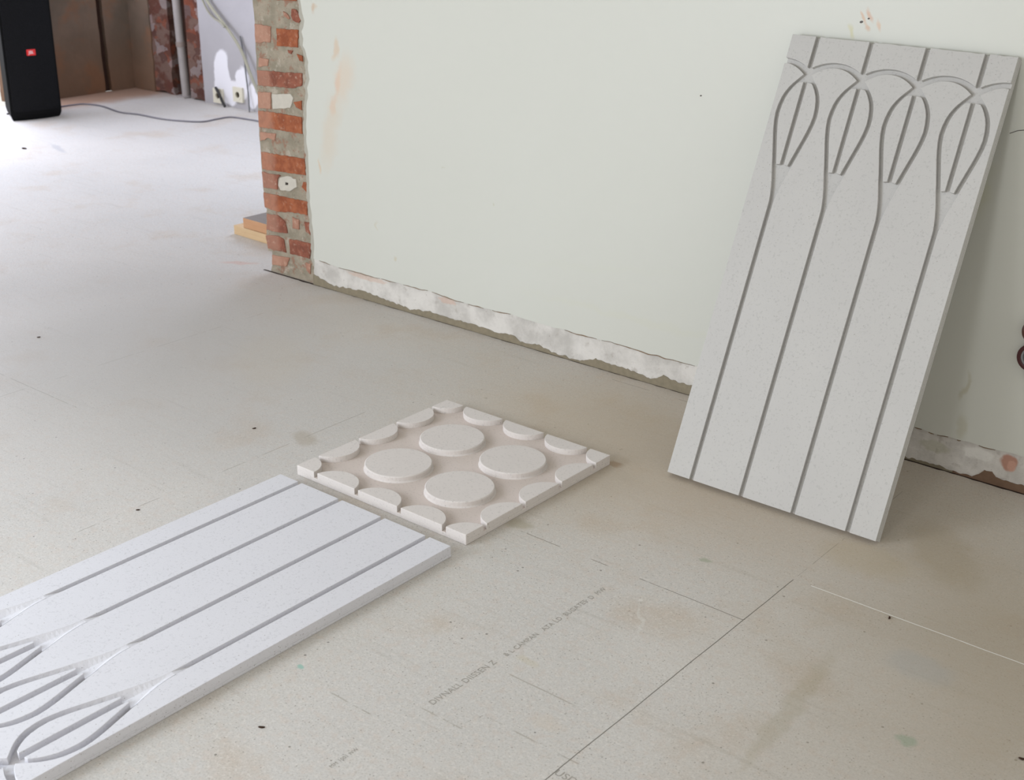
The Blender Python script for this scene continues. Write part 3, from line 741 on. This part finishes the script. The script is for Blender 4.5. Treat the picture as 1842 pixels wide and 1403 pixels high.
# ------------------------------------------------------------------ square relief tile
bm = bmesh.new()
TT, TD = .0287, .0170
box(bm, (0, 0, 0), (.6, .6, TT-TD), 0)
for f_ in bm.faces:
    if all(v.co.z > .005 for v in f_.verts): f_.material_index = 1
def disc(c, r_, n=48): return [(c[0]+r_*math.cos(2*math.pi*i/n), c[1]+r_*math.sin(2*math.pi*i/n)) for i in range(n)]
def raised(poly):
    # raised piece with slightly flared, softened foot
    prism(bm, poly, TT-TD-.0005, TT, mi=0)
for cx in (.193, .413):
    for cy in (.190, .408):
        pts = disc((0, 0), 1.0)
        rr = .0915
        lv = [(TT-TD-.0004, rr+.0035), (TT-TD+.0015, rr+.0012), (TT-TD+.004, rr), (TT-.0025, rr), (TT-.0008, rr-.0008), (TT, rr-.0028)]
        R_ = [[bm.verts.new((cx+x*q, cy+y*q, z)) for x, y in pts] for z, q in lv]
        for A, B in zip(R_[:-1], R_[1:]):
            for i in range(48): bm.faces.new((A[i], A[(i+1) % 48], B[(i+1) % 48], B[i])).material_index = 0
        bm.faces.new(R_[-1])
RH, CHORD, DEP = .0712, .070, .058
def half(cx_, n=20):
    a0 = math.asin(CHORD/RH)
    yc = -(RH-DEP)
    a0 = math.acos((RH-DEP)/RH)
    return [(cx_+RH*math.sin(a), yc+RH*math.cos(a)) for a in [-a0+2*a0*i/n for i in range(n+1)]]
edges = [lambda x, y: (x, y), lambda x, y: (.6-y, x), lambda x, y: (.6-x, .6-y), lambda x, y: (y, .6-x)]
for tr in edges:
    for c in (.148, .300, .452):
        raised([tr(x, y) for x, y in half(c)])
    q = [(0, 0)]+[(.066*math.cos(a), .066*math.sin(a)) for a in [math.pi/2*i/10 for i in range(11)]]
    raised([tr(x, y) for x, y in q])
tile = obj('relief_tile', bm, [M_tile, M_tile_bed], bevel=.0012, seg=2)
tile.location = (1.4617, -1.172, .0003); tile.rotation_euler = (0, 0, .0008)
thing(tile, 'square white relief tile with four raised discs lying on the floor', 'tile')

# ------------------------------------------------------------------ wall boxes at the right frame edge
cx, cz = 2.962, .381
e = empty('junction_box', (cx, -.004, cz))
bm = bmesh.new(); ring_prism(bm, 0, 0, .027, .037, 0, -.020, 32); obj('rim', bm, plain('dark_red_plastic', srgb(70, 24, 24), .35, .5, var=.2), e, bevel=.002)
bm = bmesh.new(); ring_prism(bm, 0, 0, .022, .028, 0, -.017, 32); obj('inner_ring', bm, plain('grey_metal_ring', srgb(130, 132, 134), .4, .5), e, bevel=.001)
bm = bmesh.new(); prism(bm, disc((0, 0), .023), 0, -.008, to_wall); obj('recess', bm, plain('blue_black_recess', srgb(52, 60, 62), .5, .4), e)
bm = bmesh.new(); tube(bm, spline([(-.006, -.006, -.036), (-.008, -.012, -.048), (.004, -.014, -.058), (.03, -.01, -.062)], 5), .004, 8); obj('wire_tail', bm, M_gap, e)
thing(e, 'dark red rimmed round wall box with a grey ring, lower of two', 'junction box', 'round boxes on the right wall')
e = empty('junction_box', (cx-.006, -.004, cz+.067))
bm = bmesh.new()
R_ = [[bm.verts.new((x*q, y_, z*q)) for x, z in disc((0, 0), 1.0, 32)] for q, y_ in ((.031, 0), (.031, -.012), (.028, -.020), (.018, -.025), (.008, -.027))]
for A, B in zip(R_[:-1], R_[1:]):
    for i in range(32): bm.faces.new((A[i], A[(i+1) % 32], B[(i+1) % 32], B[i]))
bm.faces.new(R_[-1]); bm.faces.new(R_[0][::-1])
obj('cover', bm, plain('brown_bakelite', srgb(92, 52, 40), .35, .5, var=.25, scale=20), e, smooth=True)
thing(e, 'brown domed round wall cap at the right frame edge, upper of two', 'junction box', 'round boxes on the right wall')

# ------------------------------------------------------------------ crumbs of debris on the floor
M_deb = plain('dark_crumb', srgb(62, 46, 36), .9, .1)
def crumb_(x, y, L, rz, label):
    bm = bmesh.new(); bmesh.ops.create_icosphere(bm, subdivisions=2, radius=1)
    for v in bm.verts:
        q = 1+.35*mnoise.noise(v.co*1.7+Vector((x*9, y*7, 0)))
        v.co = Vector((v.co.x*L*q, v.co.y*L*.38*q+.25*L*v.co.x**2, max(v.co.z, -.6)*L*.32*q+L*.19))
    o = obj('debris_crumb', bm, M_deb, smooth=True); o.location = (x, y, .0002); o.rotation_euler = (0, 0, rz)
    return thing(o, label, 'debris', 'dark crumbs of debris on the floor')
crumb_(1.311, -1.574, .0052, .9, 'dark brown crumb on the floor left of the flat grooved panel')
crumb_(2.236, -1.965, .0065, .6, 'dark crumb on the floor right of the flat grooved panel, bottom of the photo')
crumb_(1.141, -1.047, .006, 1.2, 'tiny dark crumb on the floor to the left of the square tile')
crumb_(-2.721, .614, .016, .4, 'dark grey crumb on the bright floor in front of the loudspeaker')
crumb_(-.0, -1.023, .006, 1.0, 'thin dark flake on the floor near the left photo edge')
crumb_(3.389, -1.114, .007, .2, 'small brown crumb on the floor in the lower right corner')
crumb_(2.988, -.811, .006, 1.9, 'small dark crumb beside the white-filled floor joint on the right')
